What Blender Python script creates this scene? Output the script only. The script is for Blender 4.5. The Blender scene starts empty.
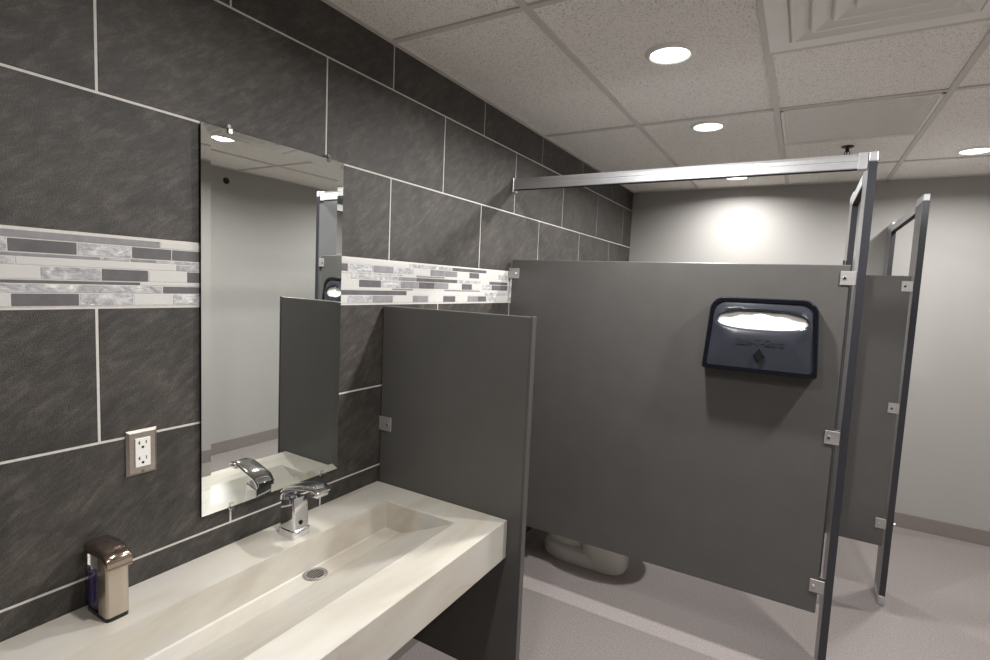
import bpy, bmesh, math, random
from mathutils import Vector, Matrix
random.seed(7)
S = bpy.context.scene
COL = S.collection
PI = math.pi

# ---------------------------------------------------------------- camera
CAM = Vector((1.3156, 0.0, 1.544))
F_PX = 523.16
yaw, pitch, roll = -0.52929342, 0.08648778, 0.04437923
ca, sa, cb, sb, cc, sc = (math.cos(yaw), math.sin(yaw), math.cos(pitch), math.sin(pitch), math.cos(roll), math.sin(roll))
FW = Vector((sa*cb, ca*cb, -sb)); R0 = Vector((ca, -sa, 0)); U0 = R0.cross(FW)
RT = R0*cc + U0*sc; UP = -R0*sc + U0*cc
cd = bpy.data.cameras.new('camera'); cam = bpy.data.objects.new('camera', cd); COL.objects.link(cam)
cd.sensor_width = 36; cd.lens = F_PX/990*36; cd.clip_start = 0.02
cam.matrix_world = Matrix(((RT.x, UP.x, -FW.x, CAM.x), (RT.y, UP.y, -FW.y, CAM.y), (RT.z, UP.z, -FW.z, CAM.z), (0, 0, 0, 1)))
S.camera = cam

# ---------------------------------------------------------------- world, exposure, lamps' strength
w = bpy.data.worlds.new('world'); S.world = w; w.use_nodes = True
w.node_tree.nodes['Background'].inputs[0].default_value = (.5, .5, .5, 1)
w.node_tree.nodes['Background'].inputs[1].default_value = 0.0
S.view_settings.view_transform = 'Standard'; S.view_settings.look = 'None'
S.view_settings.gamma = 1; S.view_settings.use_curve_mapping = False
S.view_settings.exposure = 0.2
S.cycles.max_bounces = 12; S.cycles.diffuse_bounces = 8; S.cycles.glossy_bounces = 6
LAMP_W = 20.0
LAMP_COL = (1.0, 0.992, 0.978)
LAMP_SPREAD = math.radians(163)
# (x, y, strength) of the recessed downlights; the last is unseen, added for general light
LIGHTS = [(0.844, 1.93, 1.0), (0.838, 2.818, 1.0), (0.84, 4.085, 0.62), (2.042, 3.758, 0.82), (1.95, 1.995, 1.0), (0.84, 0.72, 0.52), (1.95, 0.3, 0.5)]

ZC = 2.368          # ceiling
YB = 4.466          # back wall
XR = 2.87           # right wall
YF = -1.25          # wall behind the camera

# ---------------------------------------------------------------- materials
def lin(c):
    return tuple(((v/255)/12.92 if v/255 <= .04045 else ((v/255+.055)/1.055)**2.4) for v in c) + (1,)
class NT:
    def __init__(s, name):
        s.m = bpy.data.materials.new(name); s.m.use_nodes = True
        s.t = s.m.node_tree; s.b = s.t.nodes['Principled BSDF']
    def n(s, typ, **kw):
        x = s.t.nodes.new(typ)
        for k, v in kw.items():
            if k.startswith('i_'):
                x.inputs[k[2:].replace('_', ' ')].default_value = v
            else: setattr(x, k, v)
        return x
    def l(s, a, b): s.t.links.new(a, b)
    def ramp(s, fac, stops, interp='LINEAR'):
        r = s.n('ShaderNodeValToRGB'); r.color_ramp.interpolation = interp
        e = r.color_ramp.elements
        while len(e) < len(stops): e.new(.5)
        for q, (p, c) in zip(e, stops): q.position = p; q.color = c
        s.l(fac, r.inputs[0]); return r.outputs[0]
    def coord(s, scale=(1, 1, 1), rot=(0, 0, 0)):
        tc = s.n('ShaderNodeTexCoord'); mp = s.n('ShaderNodeMapping')
        mp.inputs['Scale'].default_value = scale; mp.inputs['Rotation'].default_value = rot
        s.l(tc.outputs['Object'], mp.inputs[0]); return mp.outputs[0]
    def noise(s, vec, scale, detail=4, rough=.55, dist=0):
        x = s.n('ShaderNodeTexNoise'); s.l(vec, x.inputs['Vector'])
        x.inputs['Scale'].default_value = scale; x.inputs['Detail'].default_value = detail
        x.inputs['Roughness'].default_value = rough; x.inputs['Distortion'].default_value = dist
        return x.outputs['Fac']
    def bump(s, h, strength, dist):
        x = s.n('ShaderNodeBump'); x.inputs['Strength'].default_value = strength; x.inputs['Distance'].default_value = dist
        s.l(h, x.inputs['Height']); s.l(x.outputs[0], s.b.inputs['Normal'])
def plain(name, c, rough=.5, metal=0, var=.04, scale=40, bump=0, bscale=300, spec=.5):
    """procedural surface: a base colour with a faint noise variation and optional bump"""
    q = NT(name); v = q.coord(); f = q.noise(v, scale, 3)
    c1 = lin(c); lo = tuple(k*(1-var) for k in c1[:3])+(1,); hi = tuple(min(1, k*(1+var)) for k in c1[:3])+(1,)
    q.l(q.ramp(f, [(.3, lo), (.7, hi)]), q.b.inputs['Base Color'])
    q.b.inputs['Roughness'].default_value = rough; q.b.inputs['Metallic'].default_value = metal
    q.b.inputs['Specular IOR Level'].default_value = spec
    if bump: q.bump(q.noise(v, bscale, 2), bump, .001)
    return q.m
M = {}
# slate look porcelain tile
q = NT('slate tile'); tc = q.n('ShaderNodeTexCoord'); g = q.n('ShaderNodeNewGeometry')
off = q.n('ShaderNodeVectorMath', operation='SCALE'); cx = q.n('ShaderNodeCombineXYZ')
q.l(g.outputs['Random Per Island'], cx.inputs[1]); q.l(g.outputs['Random Per Island'], cx.inputs[2])
q.l(cx.outputs[0], off.inputs[0]); off.inputs['Scale'].default_value = 37
add = q.n('ShaderNodeVectorMath', operation='ADD'); q.l(tc.outputs['Object'], add.inputs[0]); q.l(off.outputs[0], add.inputs[1])
mr_ = q.n('ShaderNodeMapping'); mr_.inputs['Rotation'].default_value = (math.radians(-36), 0, 0); q.l(add.outputs[0], mr_.inputs[0])
mp = q.n('ShaderNodeMapping'); mp.inputs['Scale'].default_value = (1, .42, 1.3)
q.l(mr_.outputs[0], mp.inputs[0])
n1 = q.noise(mp.outputs[0], 34, 8, .78, .3); n2 = q.noise(add.outputs[0], 5, 4, .6, .8); n3 = q.noise(add.outputs[0], 330, 2, .8)
c1 = q.ramp(n1, [(.25, lin((56, 53, 50))), (.5, lin((81, 78, 75))), (.75, lin((118, 114, 110)))])
c2 = q.ramp(n2, [(.3, lin((165, 165, 166))), (.7, lin((240, 233, 226)))])
mx = q.n('ShaderNodeMix', data_type='RGBA', blend_type='MULTIPLY'); mx.inputs['Factor'].default_value = .6
q.l(c1, mx.inputs['A']); q.l(c2, mx.inputs['B'])
c3 = q.ramp(n3, [(.3, (.55, .55, .55, 1)), (.7, (1.35, 1.33, 1.3, 1))])
mx2 = q.n('ShaderNodeMix', data_type='RGBA', blend_type='MULTIPLY'); mx2.inputs['Factor'].default_value = .8; mx.inputs['Factor'].default_value = .85
q.l(mx.outputs['Result'], mx2.inputs['A']); q.l(c3, mx2.inputs['B'])
q.l(mx2.outputs['Result'], q.b.inputs['Base Color'])
q.b.inputs['Roughness'].default_value = .48; q.b.inputs['Specular IOR Level'].default_value = .45
ad = q.n('ShaderNodeMath', operation='ADD'); q.l(n1, ad.inputs[0]); q.l(n3, ad.inputs[1])
q.bump(ad.outputs[0], .55, .003)
M['tile'] = q.m
M['grout'] = plain('grout', (208, 203, 197), .9, 0, .06, 90)
M['mos_dark'] = plain('mosaic charcoal', (104, 102, 104), .25, 0, .15, 25)
M['mos_mid'] = plain('mosaic grey', (144, 142, 144), .2, 0, .15, 30)
M['mos_white'] = plain('mosaic white', (206, 204, 200), .16, 0, .02, 20)
q = NT('mosaic pearl'); v = q.coord((1, 1, 1.6)); f = q.noise(v, 28, 4, .6, 1.5)
q.l(q.ramp(f, [(.3, lin((146, 146, 150))), (.55, lin((188, 187, 188))), (.75, lin((232, 231, 229)))]), q.b.inputs['Base Color'])
q.b.inputs['Roughness'].default_value = .14; q.bump(q.noise(v, 35, 3, .5, 2), .7, .004)
M['mos_pearl'] = q.m
M['wall'] = plain('painted drywall', (168, 165, 161), .7, 0, .012, 3, .15, 400)
M['dark_wall'] = plain('charcoal painted wall', (92, 90, 88), .6, 0, .02, 3)
# floor: fine speckled sheet
q = NT('speckled floor'); v = q.coord(); f = q.noise(v, 420, 2, .7); f2 = q.noise(v, 130, 2, .7)
mxf = q.n('ShaderNodeMix'); mxf.inputs['Factor'].default_value = .4; q.l(f, mxf.inputs['A']); q.l(f2, mxf.inputs['B'])
q.l(q.ramp(mxf.outputs[0], [(.34, lin((102, 95, 93))), (.5, lin((142, 134, 131))), (.66, lin((166, 157, 154)))]), q.b.inputs['Base Color'])
q.b.inputs['Roughness'].default_value = .42
M['floor'] = q.m
q = NT('speckled cove base'); v = q.coord(); f = q.noise(v, 420, 2, .7)
q.l(q.ramp(f, [(.35, lin((116, 108, 104))), (.65, lin((146, 137, 133)))]), q.b.inputs['Base Color'])
q.b.inputs['Roughness'].default_value = .5
M['base'] = q.m
# acoustic ceiling board
q = NT('acoustic tile'); v = q.coord(); f = q.noise(v, 210, 2, .6); vo = q.n('ShaderNodeTexVoronoi'); q.l(v, vo.inputs['Vector']); vo.inputs['Scale'].default_value = 150
col = q.ramp(vo.outputs['Distance'], [(.10, lin((165, 157, 150))), (.22, lin((250, 246, 240)))])
c2 = q.ramp(f, [(.33, (.52, .50, .49, 1)), (.45, (1, 1, 1, 1))])
mx = q.n('ShaderNodeMix', data_type='RGBA', blend_type='MULTIPLY'); mx.inputs['Factor'].default_value = 1
q.l(col, mx.inputs['A']); q.l(c2, mx.inputs['B']); q.l(mx.outputs['Result'], q.b.inputs['Base Color'])
q.b.inputs['Roughness'].default_value = .9; q.bump(f, .3, .002)
M['acoustic'] = q.m
M['grid'] = plain('ceiling grid paint', (212, 207, 201), .55, 0, .03, 10)
M['white_metal'] = plain('white enamelled metal', (240, 237, 232), .4, 0, .02, 8)
M['grey_grille'] = plain('grey grille metal', (236, 232, 227), .45, 0, .03, 20)
M['steel_paint'] = plain('charcoal powder coat', (85, 83, 81), .36, .0, .05, 9, .25, 260)
M['edge_paint'] = plain('charcoal panel edge', (86, 85, 84), .38, .1, .04, 9)
M['post_paint'] = plain('charcoal post enamel', (112, 111, 113), .32, .25, .04, 9)
M['alu'] = plain('satin aluminium', (205, 205, 207), .42, .8, .04, 60)
M['zamak'] = plain('satin zinc bracket', (172, 168, 165), .45, .5, .04, 60)
M['drain'] = plain('dull drain steel', (165, 160, 155), .4, .7, .04, 60)
M['chrome'] = plain('chrome', (225, 225, 228), .07, 1, .01, 10)
M['steel'] = plain('brushed stainless plate', (190, 180, 172), .36, .9, .05, 120)
M['dark'] = plain('black plastic', (14, 14, 15), .35, 0, .05, 20)
M['black'] = plain('black window', (5, 5, 6), .6, 0, .05, 20, spec=.2)
M['edge_dark'] = plain('dark panel edge band', (52, 52, 56), .3, .1, .05, 20)
M['dark_hole'] = plain('dark recess', (18, 17, 16), .8, 0, .05, 20)
M['white_plastic'] = plain('white plastic', (236, 234, 228), .35, 0, .01, 10)
M['nickel'] = plain('champagne nickel', (192, 181, 167), .3, .85, .03, 50)
M['nickel_dark'] = plain('polished nickel lid', (168, 152, 140), .14, 1, .03, 20)
M['porcelain'] = plain('white porcelain', (226, 222, 214), .16, 0, .01, 5)
M['paper'] = plain('white tissue paper', (252, 250, 244), .85, 0, .03, 30, .5, 60)
M['smoke'] = plain('smoke grey plastic cover', (48, 50, 57), .2, 0, .06, 9)
M['smoke_rim'] = plain('dark navy plastic shell', (15, 17, 22), .12, 0, .05, 9)
M['bronze'] = plain('dark bronze', (70, 52, 46), .35, .7, .05, 30)
# stone-look solid surface
q = NT('cream stone'); v = q.coord((1.0, .28, 1.0), (0, 0, math.radians(14))); f = q.noise(v, 9, 6, .6, 1.2); f2 = q.noise(v, 3.2, 5, .55, 2.0)
a = q.ramp(f2, [(.30, lin((190, 182, 170))), (.5, lin((205, 200, 190))), (.72, lin((196, 194, 191)))])
b = q.ramp(f, [(.40, lin((255, 255, 255))), (.64, lin((248, 244, 238))), (.74, lin((222, 210, 194))), (.80, lin((250, 247, 242)))])
mx = q.n('ShaderNodeMix', data_type='RGBA', blend_type='MULTIPLY'); mx.inputs['Factor'].default_value = .8
q.l(a, mx.inputs['A']); q.l(b, mx.inputs['B']); q.l(mx.outputs['Result'], q.b.inputs['Base Color'])
q.b.inputs['Roughness'].default_value = .38
M['stone'] = q.m
q = NT('mirror silver'); q.b.inputs['Base Color'].default_value = (.87, .9, .875, 1); q.b.inputs['Metallic'].default_value = 1; q.b.inputs['Roughness'].default_value = 0.0
M['mirror'] = q.m
q = NT('clear plastic'); q.b.inputs['Base Color'].default_value = (.95, .95, .97, 1); q.b.inputs['Roughness'].default_value = .06; q.b.inputs['Transmission Weight'].default_value = 1; q.b.inputs['IOR'].default_value = 1.3
M['clear'] = q.m
q = NT('violet soap'); q.b.inputs['Base Color'].default_value = lin((120, 105, 180)); q.b.inputs['Roughness'].default_value = .15; q.b.inputs['Transmission Weight'].default_value = .6
M['soap'] = q.m
q = NT('lamp lens'); q.b.inputs['Base Color'].default_value = (.9, .9, .9, 1); q.b.inputs['Emission Color'].default_value = (*LAMP_COL, 1); q.b.inputs['Emission Strength'].default_value = 5
M['lens'] = q.m

# ---------------------------------------------------------------- mesh helpers
def obj(name, bm, mats, parent=None, smooth=False):
    me = bpy.data.meshes.new(name); bmesh.ops.recalc_face_normals(bm, faces=bm.faces[:]); bm.to_mesh(me); bm.free()
    for m in (mats if isinstance(mats, (list, tuple)) else [mats]): me.materials.append(M[m])
    o = bpy.data.objects.new(name, me); COL.objects.link(o)
    if parent is not None: o.parent = parent
    if smooth:
        for p in me.polygons: p.use_smooth = True
        if smooth == 'angle':
            try: me.set_sharp_from_angle(angle=math.radians(38))
            except Exception: pass
    return o
def thing(name, label, cat, loc=(0, 0, 0), group=None):
    o = bpy.data.objects.new(name, None); COL.objects.link(o); o.empty_display_size = .05
    o.location = loc; o['label'] = label; o['category'] = cat
    if group: o['group'] = group
    return o
def tag(o, label, cat, group=None):
    o['label'] = label; o['category'] = cat
    if group: o['group'] = group
    return o
def struct(name, bm, mats, parent=None):
    o = obj(name, bm, mats, parent)
    if parent is None: o['kind'] = 'structure'
    return o
def box(bm, x0, x1, y0, y1, z0, z1, bev=0, seg=2, mat=0, mtx=None):
    r = bmesh.ops.create_cube(bm, size=1)
    vs = r['verts']
    for v in vs:
        v.co = Vector(((x0+x1)/2+v.co.x*(x1-x0), (y0+y1)/2+v.co.y*(y1-y0), (z0+z1)/2+v.co.z*(z1-z0)))
    fs = list({f for v in vs for f in v.link_faces})
    for f in fs: f.material_index = mat
    if bev:
        es = list({e for v in vs for e in v.link_edges})
        b = bmesh.ops.bevel(bm, geom=es, offset=bev, segments=seg, profile=.5, affect='EDGES', clamp_overlap=True)
        for f in b['faces']: f.material_index = mat
        vs = list({v for f in b['faces'] for v in f.verts} | {v for v in vs if v.is_valid})
    if mtx is not None:
        for v in vs: v.co = mtx @ v.co
    return vs
def cyl(bm, p0, p1, r0, r1=None, seg=24, mat=0):
    p0, p1 = Vector(p0), Vector(p1); r1 = r0 if r1 is None else r1
    d = p1-p0; rot = Vector((0, 0, 1)).rotation_difference(d.normalized()).to_matrix().to_4x4()
    r = bmesh.ops.create_cone(bm, cap_ends=True, segments=seg, radius1=r0, radius2=r1, depth=d.length, matrix=Matrix.Translation((p0+p1)/2) @ rot)
    for v in r['verts']:
        for f in v.link_faces: f.material_index = mat
    return r['verts']
def loft(bm, rings, cap=True, closed=True, mat=0):
    """rings: lists of points of equal length, skinned in order"""
    vr = [[bm.verts.new(p) for p in ring] for ring in rings]; n = len(vr[0])
    for a, b in zip(vr, vr[1:]):
        for i in range(n if closed else n-1):
            j = (i+1) % n
            try: bm.faces.new((a[i], a[j], b[j], b[i])).material_index = mat
            except ValueError: pass
    if cap:
        bm.faces.new(vr[0][::-1]).material_index = mat; bm.faces.new(vr[-1]).material_index = mat
    return vr
def lathe(bm, prof, c, seg=32, mat=0):
    rings = [[(c[0]+r*math.cos(2*PI*k/seg), c[1]+r*math.sin(2*PI*k/seg), c[2]+z) for k in range(seg)] for r, z in prof]
    return loft(bm, rings, True, True, mat)
def egg(cx, cy, z, rb, rf, ry, n=40, p=2.3):
    out = []
    for k in range(n):
        a = 2*PI*k/n; c, s = math.cos(a), math.sin(a)
        ex = abs(c)**(2/p)*(1 if c >= 0 else -1); ey = abs(s)**(2/p)*(1 if s >= 0 else -1)
        out.append((cx+ex*(rf if c >= 0 else rb), cy+ey*ry, z))
    return out
B = bmesh.new

# ================================================================= SETTING
bm = B(); box(bm, 0, XR, YF, YB, -.05, 0); struct('floor', bm, 'floor')
bm = B(); box(bm, -.16, XR+.1, YB, YB+.1, -.05, ZC+.1); struct('wall_back', bm, 'wall')
bm = B(); box(bm, XR, XR+.1, YF-.1, YB, -.05, ZC+.1); struct('wall_right', bm, 'wall')
bm = B(); box(bm, -.16, XR, YF-.1, YF, -.05, ZC+.1); struct('wall_front', bm, 'dark_wall')
# left wall: grout bed behind, proud slate tiles in running bond, mosaic band
bm = B(); box(bm, -.12, -.0012, YF, YB, -.05, ZC+.1)
wl = struct('wall_left', bm, 'grout')
GR = .0056; TW = .6144
rows = [(2.2165, 2.5, .847), (1.910, 2.2165, .5475), (1.613, 1.910, .847), (1.156, 1.4565, .539), (.857, 1.156, .847), (.554, .857, .545), (.251, .554, .847), (.0, .251, .545)]
bm = B()
for z0, z1, off0 in rows:
    k = math.floor((YF-off0)/TW)
    while off0+k*TW < YB:
        y0 = max(YF, off0+k*TW+GR/2); y1 = min(YB, off0+(k+1)*TW-GR/2)
        zz1 = min(z1-GR/2, ZC+.04)
        if y1-y0 > .01: box(bm, -.006, 0, y0, y1, z0+GR/2, zz1, .0009, 1)
        k += 1
obj('wall_tile', bm, 'tile', wl)
# mosaic band: first stretch as photographed, then a running mix
T = {'d': 0, 'm': 1, 'w': 2, 'p': 3}
bm = B()
zt = 1.613-.003
rowsz = [.0165, .027, .0085, .0165, .0275, .0085, .0185, .027]
px2y = lambda px: .378+px*(.383/943)
first = [
 [('m', 720), ('w', 960)],
 [('p', 38), ('d', 315), ('p', 568), ('d', 783), ('d', 960)],
 [('m', 420), ('p', 560), ('m', 700), ('p', 960)],
 [('p', 66), ('w', 806), ('p', 960)],
 [('w', 160), ('p', 420), ('d', 655), ('w', 870), ('d', 960)],
 [('d', 612), ('w', 960)],
 [('p', 730), ('d', 960)],
 [('w', 45), ('d', 320), ('p', 575), ('w', 788), ('p', 960)],
]
p2 = lambda px: 1.20+.985*(px-35)*(.00098+.00000037*(px-35))
second = [
 [('d', 62), ('w', 380), ('p', 600), ('d', 795), ('w', 930)],
 [('d', 97), ('p', 212), ('m', 305), ('p', 400), ('w', 485), ('m', 560), ('m', 628), ('w', 695), ('d', 752), ('w', 800), ('w', 870), ('p', 930)],
 [('p', 350), ('w', 415), ('m', 560), ('w', 930)],
 [('w', 110), ('p', 330), ('m', 415), ('d', 630), ('p', 760), ('w', 815), ('d', 930)],
 [('w', 147), ('d', 248), ('p', 340), ('m', 428), ('d', 510), ('m', 582), ('w', 655), ('d', 713), ('w', 775), ('p', 830), ('d', 880), ('d', 930)],
 [('w', 300), ('m', 400), ('w', 560), ('m', 760), ('w', 930)],
 [('w', 68), ('d', 370), ('w', 560), ('w', 790), ('p', 930)],
 [('w', 98), ('p', 210), ('m', 305), ('w', 400), ('m', 478), ('w', 556), ('d', 622), ('w', 690), ('m', 750), ('d', 800), ('p', 858), ('w', 930)],
]
z = zt
G = .0026
for i, h in enumerate(rowsz):
    z1 = z; z0 = z-h; segs = []
    thick = h > .02
    y = px2y(0)
    pts = []
    for t, px in first[i]: y2 = px2y(px); pts.append((y, y2, T[t])); y = y2
    ystop = p2(35)
    while y < ystop-.03:
        y2 = min(ystop, y+(random.choice((.095, .11)) if thick else random.choice((.15, .3)))); pts.append((y, y2, random.choice((0, 1, 2, 2, 3, 3)))); y = y2
    for t, px in second[i]: y2 = max(y+.01, p2(px)); pts.append((y, y2, T[t])); y = y2
    while y < YB:
        y2 = min(YB, y+(random.choice((.095, .11)) if thick else random.choice((.15, .22, .3)))); pts.append((y, y2, random.choice((0, 1, 2, 2, 3, 3)))); y = y2
    y = px2y(0)
    while y > YF:
        y2 = max(YF, y-(random.choice((.095, .11)) if thick else random.choice((.15, .22, .3)))); pts.append((y2, y, random.choice((0, 1, 2, 2, 3, 3)))); y = y2
    for a, b_, mt in pts:
        if b_-a > G*2: box(bm, -.0026, .0004, a+G/2, b_-G/2, z0+G/2, z1-G/2, 0, 1, mt)
    z = z0
zmos = z
bm2 = B(); box(bm2, -.0024, -.0004, YF, YB, zmos-.001, zt+.001); obj('mosaic_grout', bm2, 'grout', wl)
obj('mosaic_band', bm, ['mos_dark', 'mos_mid', 'mos_white', 'mos_pearl'], wl)

# ceiling: boards above a T-bar grid
GX = [.0, .53, 1.143, 1.742, 2.35, XR]
GYF = [YF, -1.03, .20, 1.44, 2.68, 3.915, YB]
bm = B(); box(bm, -.1, XR+.05, YF-.05, YB+.05, ZC+.006, ZC+.06); ceil = struct('ceiling', bm, 'acoustic')
bm = B()
for x in GX[1:-1]: box(bm, x-.012, x+.012, YF, YB, ZC-.001, ZC+.007, .0008, 1)
for y in GYF[1:-1]: box(bm, 0, XR, y-.012, y+.012, ZC-.0006, ZC+.007, .0008, 1)
for y in (.82, 2.06, 3.297): box(bm, 1.143, 1.742, y-.012, y+.012, ZC-.0006, ZC+.007, .0008, 1)
obj('ceiling_grid', bm, 'grid', ceil)
bm = B()
box(bm, 0, .02, YF, YB, ZC-.001, ZC+.008); box(bm, 0, XR, YB-.02, YB, ZC-.001, ZC+.008); box(bm, XR-.02, XR, YF, YB, ZC-.001, ZC+.008)
obj('wall_angle', bm, 'grid', ceil)
bm = B(); box(bm, 0, XR, YB-.009, YB, 0, .10, .003, 2); struct('baseboard_back', bm, 'base')
bm = B(); box(bm, XR-.009, XR, YF, YB-.009, 0, .10, .003, 2); struct('baseboard_right', bm, 'base')
bm = B(); box(bm, 0, XR-.009, YF, YF+.009, 0, .10, .003, 2); struct('baseboard_front', bm, 'base')
bm = B(); box(bm, .0005, .0095, YF+.009, YB-.009, 0, .075, .003, 2); struct('baseboard_left', bm, 'base')

# ================================================================= CEILING FIXTURES
ll = ['largest looking round recessed downlight, in front of the long rail',
      'round recessed downlight seen just above the long rail',
      'round recessed downlight seen just below the long rail, by the back wall',
      'round recessed downlight at the right edge, outside the stalls',
      'round recessed downlight seen only as a reflection in the mirror',
      'round recessed downlight over the trough sink', 'unseen round recessed downlight added behind the viewer']
for (x, y, s), lab in zip(LIGHTS, ll):
    t = thing('recessed_downlight', lab, 'ceiling light', (x, y, ZC+.006), 'recessed downlights')
    bm = B(); lathe(bm, [(.065, 0), (.065, -.006), (.069, -.010), (.080, -.007), (.085, -.001), (.085, 0)], (0, 0, 0), 48)
    obj('trim_ring', bm, 'white_metal', t, 'angle')
    bm = B(); lathe(bm, [(.065, 0), (.065, -.005), (.04, -.0065), (.001, -.007)], (0, 0, 0), 48)
    obj('lens', bm, 'lens', t, 'angle')
    ld = bpy.data.lights.new('downlight_beam', 'AREA'); ld.shape = 'DISK'; ld.size = .09; ld.energy = LAMP_W*s; ld.color = LAMP_COL; ld.spread = LAMP_SPREAD
    lo = bpy.data.objects.new('downlight_beam', ld); COL.objects.link(lo); lo.location = (0, 0, -.0125); lo.parent = t

def sqring(h, z, c): return [(c[0]-h, c[1]-h, z), (c[0]+h, c[1]-h, z), (c[0]+h, c[1]+h, z), (c[0]-h, c[1]+h, z)]
t = thing('air_diffuser', 'square white ceiling air diffuser with nested stepped cones', 'air vent', (1.4425, 1.75, ZC-.001))
bm = B(); loft(bm, [sqring(.293, .006, (0, 0)), sqring(.293, -.003, (0, 0)), sqring(.235, -.004, (0, 0)), sqring(.232, .006, (0, 0))], False)
obj('frame', bm, 'white_metal', t)
for h in (.232, .178, .124):
    bm = B(); loft(bm, [sqring(h, .006, (0, 0)), sqring(h-.006, -.012, (0, 0)), sqring(h-.014, -.012, (0, 0)), sqring(h-.05, .005, (0, 0))], False)
    obj('cone_ring', bm, 'white_metal', t)
bm = B(); loft(bm, [sqring(.072, .006, (0, 0)), sqring(.066, -.011, (0, 0)), sqring(.05, -.009, (0, 0))])
obj('centre_plate', bm, 'white_metal', t)
t = thing('air_grille', 'grey square return air grille with fine slats, in front of the sprinkler', 'air vent', (1.4425, 2.988, ZC-.001))
bm = B(); hx, hy = .285, .296
for a in ((-hx, hx, -hy, -hy+.014), (-hx, hx, hy-.014, hy), (-hx, -hx+.014, -hy, hy), (hx-.014, hx, -hy, hy)): box(bm, *a, -.003, .006, .001, 1)
obj('frame', bm, 'grey_grille', t)
bm = B()
n = 62
for k in range(n):
    x = -hx+.014+(k+.5)*(2*hx-.028)/n; box(bm, x-.0028, x+.0028, -hy+.012, hy-.012, -.001, .005)
obj('slats', bm, 'grey_grille', t)
bm = B(); box(bm, -hx+.01, hx-.01, -hy+.01, hy-.01, .0045, .0065); obj('backing', bm, 'grey_grille', t)
t = thing('fire_sprinkler', 'small dark pendent fire sprinkler between the air grille and the back wall', 'sprinkler', (1.452, 3.46, ZC+.006))
bm = B(); lathe(bm, [(.03, 0), (.03, -.005), (.018, -.010), (.008, -.012)], (0, 0, 0)); obj('escutcheon', bm, 'bronze', t, 'angle')
bm = B(); cyl(bm, (0, 0, -.01), (0, 0, -.03), .009); cyl(bm, (0, 0, -.03), (0, 0, -.05), .003)
for s in (-1, 1):
    cyl(bm, (s*.009, 0, -.026), (s*.012, 0, -.04), .0025, seg=8); cyl(bm, (s*.012, 0, -.04), (0, 0, -.056), .0025, seg=8)
obj('frame_arms', bm, 'bronze', t, 'angle')
bm = B()
for k in range(12):
    a = 2*PI*k/12; box(bm, .004, .022, -.003, .003, -.0585, -.0565, mtx=Matrix.Rotation(a, 4, 'Z'))
cyl(bm, (0, 0, -.0555), (0, 0, -.0585), .009); obj('deflector', bm, 'bronze', t)

# ================================================================= SINK COUNTER
CT = .795; CF = .557; CY0 = -1.2; CY1 = 1.428; AP = .125
bx0, bx1 = .150, .432; byA, byB = -.62, 1.316; zb = CT-.095; xf = .214
t = thing('trough_sink', 'long cream stone trough sink counter with a sloped basin on the tiled wall', 'sink', (0.0015, 0, CT))
bm = B()
V = lambda *p: bm.verts.new((p[0]-.0015, p[1], p[2]-CT))
def quad(*ps): return bm.faces.new([V(*p) for p in ps])
e = .0015
# top deck round the basin
quad((e, CY0, CT), (bx0, CY0, CT), (bx0, CY1, CT), (e, CY1, CT))
quad((bx1, CY0, CT), (CF, CY0, CT), (CF, CY1, CT), (bx1, CY1, CT))
quad((bx0, byB, CT), (bx1, byB, CT), (bx1, CY1, CT), (bx0, CY1, CT))
quad((bx0, CY0, CT), (bx1, CY0, CT), (bx1, byA, CT), (bx0, byA, CT))
# basin: back wall, flat trough, gently hollowed ramp, end walls
N = 10
prof = [(bx0, CT), (bx0+.002, zb+.004), (bx0+.006, zb)]
prof += [(xf+(bx1-xf)*k/N, zb+(CT-zb)*((k/N)**1.12)) for k in range(N+1)]
for (xa, za), (xb, zb_) in zip(prof, prof[1:]): quad((xa, byA, za), (xb, byA, zb_), (xb, byB, zb_), (xa, byB, za))
for yy in (byA, byB): bm.faces.new([V(a, yy, c) for a, c in prof])
# apron, ends, underside
quad((CF, CY0, CT), (CF, CY1, CT), (CF, CY1, CT-AP), (CF, CY0, CT-AP))
for yy in (CY0, CY1): quad((e, yy, CT), (CF, yy, CT), (CF, yy, CT-AP), (e, yy, CT-AP))
quad((e, CY0, CT-AP), (CF, CY0, CT-AP), (CF, CY1, CT-AP), (e, CY1, CT-AP))
bmesh.ops.remove_doubles(bm, verts=bm.verts[:], dist=.0002)
edges = [ed for ed in bm.edges if len(ed.link_faces) == 2 and all(abs(v.co.z) < 1e-4 for v in ed.verts) and ed.calc_face_angle(0) > .3]
edges += [ed for ed in bm.edges if all(abs(v.co.x-(CF-.0015)) < 1e-4 and abs(v.co.z+AP) < 1e-4 for v in ed.verts)]
bmesh.ops.bevel(bm, geom=edges, offset=.0025, segments=2, affect='EDGES', profile=.5, clamp_overlap=True)
obj('basin', bm, 'stone', t)
bm = B(); dc = (.183-.0015, .985, zb-CT)
lathe(bm, [(.034, .0), (.034, .0025), (.030, .0045), (.024, .003), (.0235, .001), (.02, .001)], dc, 40)
dr = obj('drain', bm, 'drain', t, 'angle')
bm = B(); lathe(bm, [(.0235, .0012), (.001, .0014)], dc, 32)
obj('drain_hole', bm, 'dark_hole', dr)
bm = B()
for k in range(5):
    xx = -.016+k*.008; hl = math.sqrt(.0235**2-xx*xx); box(bm, dc[0]+xx-.0014, dc[0]+xx+.0014, dc[1]-hl, dc[1]+hl, dc[2]+.0013, dc[2]+.0032)
obj('drain_grate', bm, 'drain', dr)

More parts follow.
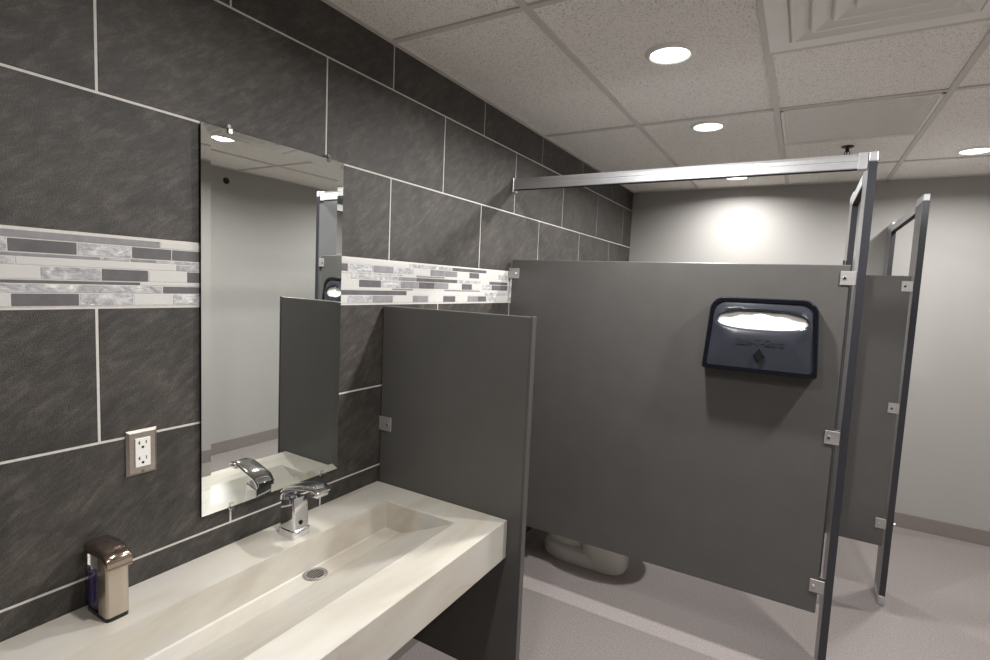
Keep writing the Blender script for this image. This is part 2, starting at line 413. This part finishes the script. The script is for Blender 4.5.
# ================================================================= FAUCET
t = thing('sensor_faucet', 'square chrome sensor faucet on the counter under the mirror', 'faucet', (.090, .984, CT))
bm = B()
def rr(x0, x1, y0, y1, z, r=.006, n=4, tilt=0):
    out = []
    for cx_, cy_, a0 in ((x1-r, y1-r, 0), (x0+r, y1-r, 90), (x0+r, y0+r, 180), (x1-r, y0+r, 270)):
        for k in range(n+1):
            a = math.radians(a0+90*k/n); px, py = cx_+r*math.cos(a), cy_+r*math.sin(a); out.append((px, py, z+tilt*px))
    return out
loft(bm, [rr(-.030, .036, -.030, .030, 0), rr(-.030, .036, -.030, .030, .022), rr(-.027, .033, -.0275, .0275, .025), rr(-.026, .030, -.0265, .0265, .106, tilt=.25), rr(-.025, .029, -.0255, .0255, .110, tilt=.25)])
obj('body', bm, 'chrome', t, 'angle')
# spout: broad flat arm rising from the back of the body, ending in a short lip
path = [(-.026, .106), (-.024, .122), (-.010, .136), (.025, .147), (.062, .158), (.092, .163), (.112, .161), (.122, .154)]
th = [.012, .016, .018, .016, .014, .013, .013, .012]
wd = [.028, .030, .031, .031, .031, .030, .028, .024]
bm = B(); rings = []
for k, ((px, pz), h, wy) in enumerate(zip(path, th, wd)):
    a = Vector(path[max(0, k-1)]); b_ = Vector(path[min(len(path)-1, k+1)]); d_ = (b_-a).normalized(); nrm = Vector((-d_.y, d_.x))
    ring = []
    for j in range(20):
        an = 2*PI*j/20; c, s = math.cos(an), math.sin(an)
        uy = abs(c)**(.45)*(1 if c >= 0 else -1)*wy; un = abs(s)**(.7)*(1 if s >= 0 else -1)*h*.5
        ring.append((px+nrm.x*un, uy, pz+nrm.y*un))
    rings.append(ring)
loft(bm, rings); obj('spout', bm, 'chrome', t, 'angle')
bm = B(); box(bm, .092, .120, -.021, .021, .140, .156, .003); obj('spout_outlet', bm, 'chrome', t, 'angle')
bm = B(); cyl(bm, (.031, -.002, .044), (.0345, -.002, .044), .0062); obj('sensor_eye', bm, 'dark', t, 'angle')

# ================================================================= SOAP DISPENSER
t = thing('soap_dispenser', 'nickel soap dispenser with clear bottle of violet soap on the counter', 'soap dispenser', (.059, .523, CT))
W = .022
bm = B(); loft(bm, [rr(-.044, .048, -W, W, 0, .008), rr(-.044, .048, -W, W, .009, .008)]); obj('foot', bm, 'dark', t, 'angle')
bm = B(); loft(bm, [rr(-.043, .006, -W+.001, W-.001, .009, .008), rr(-.043, .006, -W+.001, W-.001, .132, .008)]); bt = obj('bottle', bm, 'clear', t, 'angle')
bm = B(); loft(bm, [rr(-.040, .003, -W+.004, W-.004, .012, .007), rr(-.040, .003, -W+.004, W-.004, .088, .007)]); obj('liquid_soap', bm, 'soap', bt, 'angle')
bm = B(); cyl(bm, (-.018, 0, .02), (-.018, 0, .135), .004, seg=12); obj('dip_tube', bm, 'white_plastic', bt)
bm = B(); loft(bm, [rr(.006, .048, -W, W, .009, .006), rr(.006, .048, -W, W, .118, .006), rr(.004, .046, -W, W, .138, .006)]); obj('front_column', bm, 'nickel', t, 'angle')
bm = B(); rings = []
for xx, zl, zh in ((-.045, .130, .150), (-.042, .131, .155), (0, .136, .159), (.03, .137, .155), (.050, .131, .147), (.056, .124, .140), (.058, .119, .133), (.057, .116, .124)):
    wv = W+.002
    rings.append([(xx, -wv, zl), (xx, wv, zl), (xx, wv, zh-.004), (xx, wv-.006, zh), (xx, -wv+.006, zh), (xx, -wv, zh-.004)])
loft(bm, rings); obj('lid', bm, 'nickel_dark', t, 'angle')

# ================================================================= OUTLET
t = thing('wall_outlet', 'duplex wall outlet with a steel cover plate left of the mirror', 'electrical outlet', (.0008, .6225, 1.116))
pw, ph = .0335, .0535
bm = B()
def yz(hy, hz, x): return [(x, -hy, -hz), (x, hy, -hz), (x, hy, hz), (x, -hy, hz)]
loft(bm, [yz(pw, ph, 0), yz(pw, ph, .0015), yz(pw-.006, ph-.006, .0062)]); obj('cover_plate', bm, 'steel', t)
bm = B(); box(bm, .006, .0085, -.0165, .0165, -.0345, .0345, .001); rc = obj('receptacle', bm, 'white_plastic', t)
for s in (1, -1):
    zc = s*.0185
    bm = B(); box(bm, .0083, .0089, -.0085, -.0065, zc+.001, zc+.009); box(bm, .0083, .0089, -.0105, -.0085, zc+.004, zc+.006); obj('slot', bm, 'dark', rc)
    bm = B(); box(bm, .0083, .0089, .006, .0078, zc+.001, zc+.009); obj('slot', bm, 'dark', rc)
    bm = B(); cyl(bm, (.0083, -.0005, zc-.006), (.0089, -.0005, zc-.006), .003, seg=14); obj('ground_hole', bm, 'dark', rc)
    bm = B(); cyl(bm, (.0055, 0, s*.045), (.0072, 0, s*.045), .0032, seg=14); obj('screw', bm, 'chrome', t)

# ================================================================= MIRROR
my0, my1, mz0, mz1 = .761, 1.220, .905, 1.909
t = thing('wall_mirror', 'tall frameless mirror with clip mounts on the dark tiles above the faucet', 'mirror', (0, (my0+my1)/2, mz0))
hy = (my1-my0)/2; hz = mz1-mz0
mx0 = .0055
tl = .0036
bm = B(); bv = .024
def mr(ins, x): return [(x+tl*zz, yy, zz) for yy, zz in ((-hy+ins, ins), (hy-ins, ins), (hy-ins, hz-ins), (-hy+ins, hz-ins))]
vr = loft(bm, [mr(0, mx0), mr(0, mx0+.0048), mr(bv, mx0+.0058)])
for f in bm.faces:
    f.material_index = 0 if f.normal.x > .5 or all(v.co.x > mx0+.0045 for v in f.verts) else 1
bm.faces.ensure_lookup_table()
t.rotation_euler = (0, 0, math.radians(-.38))
gl = obj('mirror_glass', bm, ['mirror', 'dark'], t)
bm = B(); box(bm, .001, mx0+.0005, -hy+.05, hy-.05, .06, hz-.06); obj('mounting_pad', bm, 'dark_hole', t)
for yy, zz, s in ((.842, mz1, 1), (1.168, mz1, 1), (.851, mz0, -1), (1.165, mz0, -1)):
    y_ = yy-(my0+my1)/2-.007; z_ = zz-mz0; xm = mx0+tl*z_+.0058
    bm = B(); box(bm, .0005, xm+.004, y_-.006, y_+.006, *sorted((z_+s*.0005, z_+s*.004)), .0008, 1); box(bm, xm+.0002, xm+.004, y_-.006, y_+.006, *sorted((z_+s*.004, z_-s*.010)), .0008, 1)
    cyl(bm, (.0005, y_, z_+s*.009), (xm-.002, y_, z_+s*.009), .005, seg=14)
    obj('mirror_clip', bm, 'chrome' if s > 0 else 'clear', t)

# ================================================================= PARTITIONS
def bracket(parent, x0, x1, yfront, z, yback, xs):
    """U bracket hugging a panel, with one screw"""
    bm = B(); box(bm, x0, x1, yfront-.0045, yfront-.0005, z-.026, z+.026, .0012, 1); box(bm, x0, x1, yback+.0005, yback+.0045, z-.026, z+.026, .0012, 1)
    o = obj('bracket', bm, 'zamak', parent)
    bm = B(); cyl(bm, (xs, yfront-.0045, z), (xs, yfront-.0075, z), .0065, .005, seg=16); obj('screw', bm, 'chrome', o, 'angle')
# urinal style screen at the end of the counter
t = thing('privacy_screen', 'short charcoal privacy screen standing at the end of the sink counter', 'partition', (0, 1.4435, 0))
bm = B(); box(bm, .006, .604, -.0125, .0125, .245, 1.450, .003, 2); obj('panel', bm, 'steel_paint', t)
bm = B(); box(bm, .604, .611, -.014, .014, .243, 1.452, .002, 2); obj('edge_trim', bm, 'edge_paint', t)
for z in (1.018, .42): bracket(t, .0015, .060, -.0125, z, .0125, .045)
PY = 2.375
t = thing('stall_partition', 'wide charcoal stall panel carrying the seat cover dispenser', 'partition', (0, PY, 0))
bm = B(); box(bm, .018, 1.456, -.0125, .0125, .305, 1.675, .003, 2); obj('panel', bm, 'steel_paint', t)
for z in (1.626, 1.016, .418): bracket(t, 1.427, 1.4775, -.0125, z, .0125, 1.441)
for z in (1.606, .45): bracket(t, .0015, .062, -.0125, z, .0125, .045)
PY2 = 3.245
t = thing('stall_partition', 'charcoal stall panel partly hidden behind the nearer post', 'partition', (0, PY2, 0))
bm = B(); box(bm, .018, 1.759, -.0125, .0125, .305, 1.675, .003, 2); obj('panel', bm, 'steel_paint', t)
for z in (1.624, 1.018, .423): bracket(t, 1.722, 1.768, -.0125, z, .0125, 1.737)
for z in (1.606, .45): bracket(t, .0015, .062, -.0125, z, .0125, .045)

def post(label, x0, x1, y0, y1, z1, shoe=True, extra=False):
    t = thing('stall_post', label, 'post', ((x0+x1)/2, (y0+y1)/2, 0), None)
    hx, hy = (x1-x0)/2, (y1-y0)/2
    bm = B(); box(bm, -hx, hx, -hy, hy, .002, z1, .003, 2); obj('upright', bm, 'post_paint', t)
    bm = B(); box(bm, -hx+.0012, hx+.0003, -hy-.0012, -hy+.002, .05, z1-.003, .0008, 1); obj('edge_band', bm, 'edge_dark', t)
    bm = B(); box(bm, -hx-.0015, hx+.0015, -hy-.0015, hy+.0015, 0, .05, .002, 1); obj('shoe', bm, 'alu', t)
    bm = B(); box(bm, -hx-.0005, hx+.0005, -hy-.0015, hy+.0015, z1-.002, z1+.032, .003, 2); obj('top_cap', bm, 'alu', t)
    return t
post('tall charcoal post at the right end of the dispenser\'s panel', 1.478, 1.505, 2.356, 2.54, 2.052)
t = post('charcoal post rising behind the nearest stall panel\'s top right corner', 1.477, 1.503, 3.05, 3.2305, 2.030)
bm = B(); cyl(bm, (-.020, -.09, 1.70), (-.020, -.09, 1.735), .007); box(bm, -.045, -.0125, -.10, -.08, 1.69, 1.702, .002, 1); obj('pivot_hinge', bm, 'chrome', t, 'angle')
t = post('charcoal post standing free in front of the right back wall', 1.769, 1.795, 3.226, 3.41, 2.035)
bm = B(); cyl(bm, (.016, -.01, .405), (.028, -.01, .405), .006); cyl(bm, (.028, -.01, .405), (.033, -.01, .405), .009); obj('bolt', bm, 'alu', t, 'angle')
post('charcoal post against the back wall at the far end of the short rail', 1.769, 1.795, 4.27, YB-.012, 2.030)

def headrail(label, p0, p1, z0, z1):
    """anti-grip head rail: flat faces with two long grooves and a peaked top"""
    t = thing('head_rail', label, 'rail', ((p0[0]+p1[0])/2, (p0[1]+p1[1])/2, z0))
    d_ = Vector((p1[0]-p0[0], p1[1]-p0[1], 0)); L = d_.length; d_.normalize(); nn = Vector((-d_.y, d_.x, 0)); h = z1-z0
    pr = [(-.014, 0), (.014, 0), (.016, .003), (.016, h*.42), (.0145, h*.45), (.0145, h*.50), (.016, h*.53), (.016, h*.78), (.0135, h*.82), (.004, h), (-.004, h), (-.0135, h*.82), (-.016, h*.78), (-.016, h*.53), (-.0145, h*.50), (-.0145, h*.45), (-.016, h*.42), (-.016, .003)]
    bm = B(); loft(bm, [[tuple(d_*s*L/2+nn*a+Vector((0, 0, c))) for a, c in pr] for s in (-1, 1)]); obj('rail', bm, 'alu', t)
    bm = B(); loft(bm, [[tuple(d_*s*(L/2-.004)+nn*a+Vector((0, 0, c))) for a, c in ((-.0125, .002), (.0125, .002), (.0125, -.0012), (-.0125, -.0012))] for s in (-1, 1)]); obj('underside_channel', bm, 'dark_hole', t)
    return t, d_, L
t, d_, L = headrail('long aluminium head rail running from the tiled wall to the near post', (.004, PY), (1.476, PY), 2.026, 2.082)
bm = B(); box(bm, -L/2-.002, -L/2+.004, -.02, .02, -.012, .058, .001, 1); cyl(bm, (-L/2+.012, 0, -.002), (-L/2+.012, 0, -.014), .006); obj('wall_flange', bm, 'alu', t)
bm = B(); box(bm, L/2-.03, L/2, -.0175, .0175, -.003, .058, .002, 1); obj('corner_sleeve', bm, 'alu', t)
headrail('short head rail over the opening between the near post and the next', (1.4915, 2.543), (1.4915, 3.047), 2.000, 2.050)
headrail('short head rail running from the free post to the back wall', (1.782, 3.413), (1.782, 4.267), 2.000, 2.050)

# ================================================================= SEAT COVER DISPENSER
dx, dy, dz = 1.178, PY-.0135, 1.242
t = thing('seat_cover_dispenser', 'dark smoky plastic seat cover dispenser on the wide stall panel', 'dispenser', (dx, dy, dz))
HW, HH = .205, .295
def outline(ins, y, wob=0):
    """rounded-top trapezoid, wider at the bottom; list goes round by angle"""
    out = []; r = .055-ins*.6; wt = HW-.012-ins; wb = HW-ins; zt_ = HH-ins; zb_ = ins; rb = .012
    def arc(cx_, cz_, rad, a0, a1, n):
        for k in range(n+1):
            a = math.radians(a0+(a1-a0)*k/n); out.append((cx_+rad*math.cos(a), y, cz_+rad*math.sin(a)))
    arc(wt-r, zt_-r, r, 0, 90, 10); 
    for k in range(1, 14): u = k/14; out.append(((wt-r)*(1-2*u), y, zt_))
    arc(-wt+r, zt_-r, r, 90, 180, 10)
    for k in range(1, 6): u = k/6; out.append((-wt+(wt-wb)*u, y, (zt_-r)*(1-u)+(zb_+rb)*u))
    arc(-wb+rb, zb_+rb, rb, 180, 270, 4); 
    for k in range(1, 14): u = k/14; out.append(((wb-rb)*(2*u-1), y, zb_))
    arc(wb-rb, zb_+rb, rb, 270, 360, 4)
    for k in range(1, 6): u = k/6; out.append((wb+(wt-wb)*u, y, (zt_-r)*u+(zb_+rb)*(1-u)))
    return out
def slanted(ring, extra):   # lower part stands further out from the panel
    return [(x, y-extra*(1-z/HH), z) for x, y, z in ring]
# back shell: dish with a rim
bm = B()
loft(bm, [outline(0, 0), slanted(outline(0, -.040), .03), slanted(outline(.004, -.047), .03), slanted(outline(.017, -.047), .03), slanted(outline(.017, -.036), .03)], False)
bm.faces.new([bm.verts.new(p) for p in outline(0, 0)])
obj('back_shell', bm, 'smoke_rim', t, 'angle')
# front cover with the oval opening
def ell(ins, y, n):
    pts = []
    o = outline(.017, 0)
    for (x, _, z) in o:
        a = math.atan2((z-.203)/.42, x); c, s = math.cos(a), math.sin(a)
        xx = math.copysign(abs(c)**.8, c)*(.163-ins); zz = .203+math.copysign(abs(s)**.8, s)*(.034-ins)+ (.010*(1-(xx/.163)**2) if s > 0 else 0)
        pts.append((xx, y, zz))
    return pts
bm = B()
oo = slanted(outline(.017, -.041), .03); n = len(oo)
mid = [((a[0]*.35+b_[0]*.65), -.050-.03*(1-(a[2]*.35+b_[2]*.65)/HH), a[2]*.35+b_[2]*.65) for a, b_ in zip(oo, ell(-.008, 0, n))]
e1 = [(x, -.052-.03*(1-z/HH), z) for x, _, z in ell(-.006, 0, n)]
e2 = [(x, -.049-.03*(1-z/HH), z) for x, _, z in ell(0, 0, n)]
e3 = [(x, -.0462-.03*(1-z/HH), z) for x, _, z in ell(.002, 0, n)]
loft(bm, [slanted(outline(.017, -.037), .03), oo, mid, e1, e2, e3], False)
fc = obj('front_cover', bm, 'smoke', t, 'angle')
# diamond sight window and the moulded lettering
yf = lambda z: -.0525-.03*(1-z/HH)
bm = B(); c_ = Vector((.003, 0, .072))
for s0, s1, dy0 in ((1, 1, 0),):
    vs = [(-.020, .0), (0, .026), (.020, 0), (0, -.026)]
    loft(bm, [[(c_.x+a*s, yf(c_.z+b_)+o_, c_.z+b_) for a, b_ in vs] for s, o_ in ((1.0, .008), (1.0, -.0015), (.9, -.0025))])
obj('sight_window', bm, 'black', fc)
fo = bpy.data.curves.new('lettering', 'FONT'); fo.body = 'Safe-T-Gard'; fo.size = .034; fo.align_x = 'CENTER'; fo.extrude = .0005
to = bpy.data.objects.new('tmp_text', fo); COL.objects.link(to); bpy.context.view_layer.update()
me = bpy.data.meshes.new_from_object(to.evaluated_get(bpy.context.evaluated_depsgraph_get())); bpy.data.objects.remove(to)
me.materials.append(M['smoke']); me.name = 'lettering'
lt = bpy.data.objects.new('lettering', me); COL.objects.link(lt); lt.parent = fc
lt.rotation_euler = (math.radians(90-6), 0, 0); lt.location = (.003, yf(.110)+.0008, .110)
# the paper inside: a separate stack
t = thing('paper_seat_covers', 'white folded paper seat covers showing in the dispenser\'s oval opening', 'paper', (dx, dy, dz+.03))
for k in range(3):
    bm = B(); rings = []
    for i in range(13):
        u = i/12
        ring = []
        for j in range(25):
            x = -.165+.330*j/24; wv = .0022*math.sin(j*1.1+k*2)+.0025*math.sin(j*.45+i*.9+k)
            zz = .008+u*(.207-.004*k); ring.append((x, -.026-.0085*k+.018-.030*(1-(zz+.03)/HH)-.014+wv*(.7 if k == 2 else .3), zz))
        rings.append(ring)
    loft(bm, rings, False, False)
    o = obj('paper_sheet', bm, 'paper', t, True)
    sm = o.modifiers.new('thickness', 'SOLIDIFY'); sm.thickness = .0012

# ================================================================= TOILET
t = thing('toilet', 'white porcelain toilet whose foot shows beneath the wide stall panel', 'toilet', (0, 2.805, 0))
bm = B()
loft(bm, [egg(.345, 0, 0, .25, .245, .124), egg(.345, 0, .05, .25, .245, .122), egg(.345, 0, .068, .244, .24, .114), egg(.345, 0, .074, .22, .225, .10)])
loft(bm, [egg(.46, 0, .0, .125, .13, .121, p=2.8), egg(.46, 0, .12, .125, .13, .118, p=2.8), egg(.465, 0, .22, .14, .14, .122, p=2.5), egg(.47, 0, .30, .20, .20, .155), egg(.47, 0, .36, .235, .235, .180), egg(.47, 0, .395, .245, .245, .186), egg(.47, 0, .40, .235, .235, .176)])
loft(bm, [egg(.27, 0, .05, .16, .10, .075), egg(.27, 0, .16, .17, .12, .07), egg(.27, 0, .30, .20, .14, .10), egg(.27, 0, .39, .22, .16, .15)])
obj('bowl', bm, 'porcelain', t, 'angle')
bm = B(); loft(bm, [egg(.47, 0, .401, .235, .245, .184), egg(.47, 0, .416, .237, .247, .186), egg(.47, 0, .420, .230, .240, .18)]); obj('seat', bm, 'white_plastic', t, 'angle')
bm = B(); loft(bm, [egg(.47, 0, .4205, .235, .243, .182), egg(.47, 0, .434, .235, .243, .182), egg(.47, 0, .440, .215, .225, .165)]); obj('lid', bm, 'white_plastic', t, 'angle')
bm = B(); loft(bm, [rr(.02, .20, -.19, .19, .391, .03), rr(.012, .215, -.215, .215, .60, .03), rr(.010, .218, -.22, .22, .74, .03)]); tk = obj('tank', bm, 'porcelain', t, 'angle')
bm = B(); loft(bm, [rr(.008, .224, -.226, .226, .7405, .03), rr(.008, .224, -.226, .226, .768, .03), rr(.016, .216, -.218, .218, .776, .03)]); obj('tank_lid', bm, 'porcelain', t, 'angle')
bm = B(); cyl(bm, (.214, -.15, .68), (.232, -.15, .68), .012); box(bm, .226, .238, -.155, -.085, .672, .688, .004); obj('flush_lever', bm, 'chrome', tk, 'angle')

# ================================================================= small things
bm = B(); cyl(bm, (0, 0, 0), (-.004, 0, 0), .026, seg=28); cyl(bm, (-.004, 0, 0), (-.020, 0, 0), .021, .017, seg=28)
o = obj('wall_bumper', bm, 'dark', None, 'angle'); o.location = (XR-.0005, 2.58, 2.27)
tag(o, 'small round black knob high on the right wall, seen in the mirror', 'wall knob')
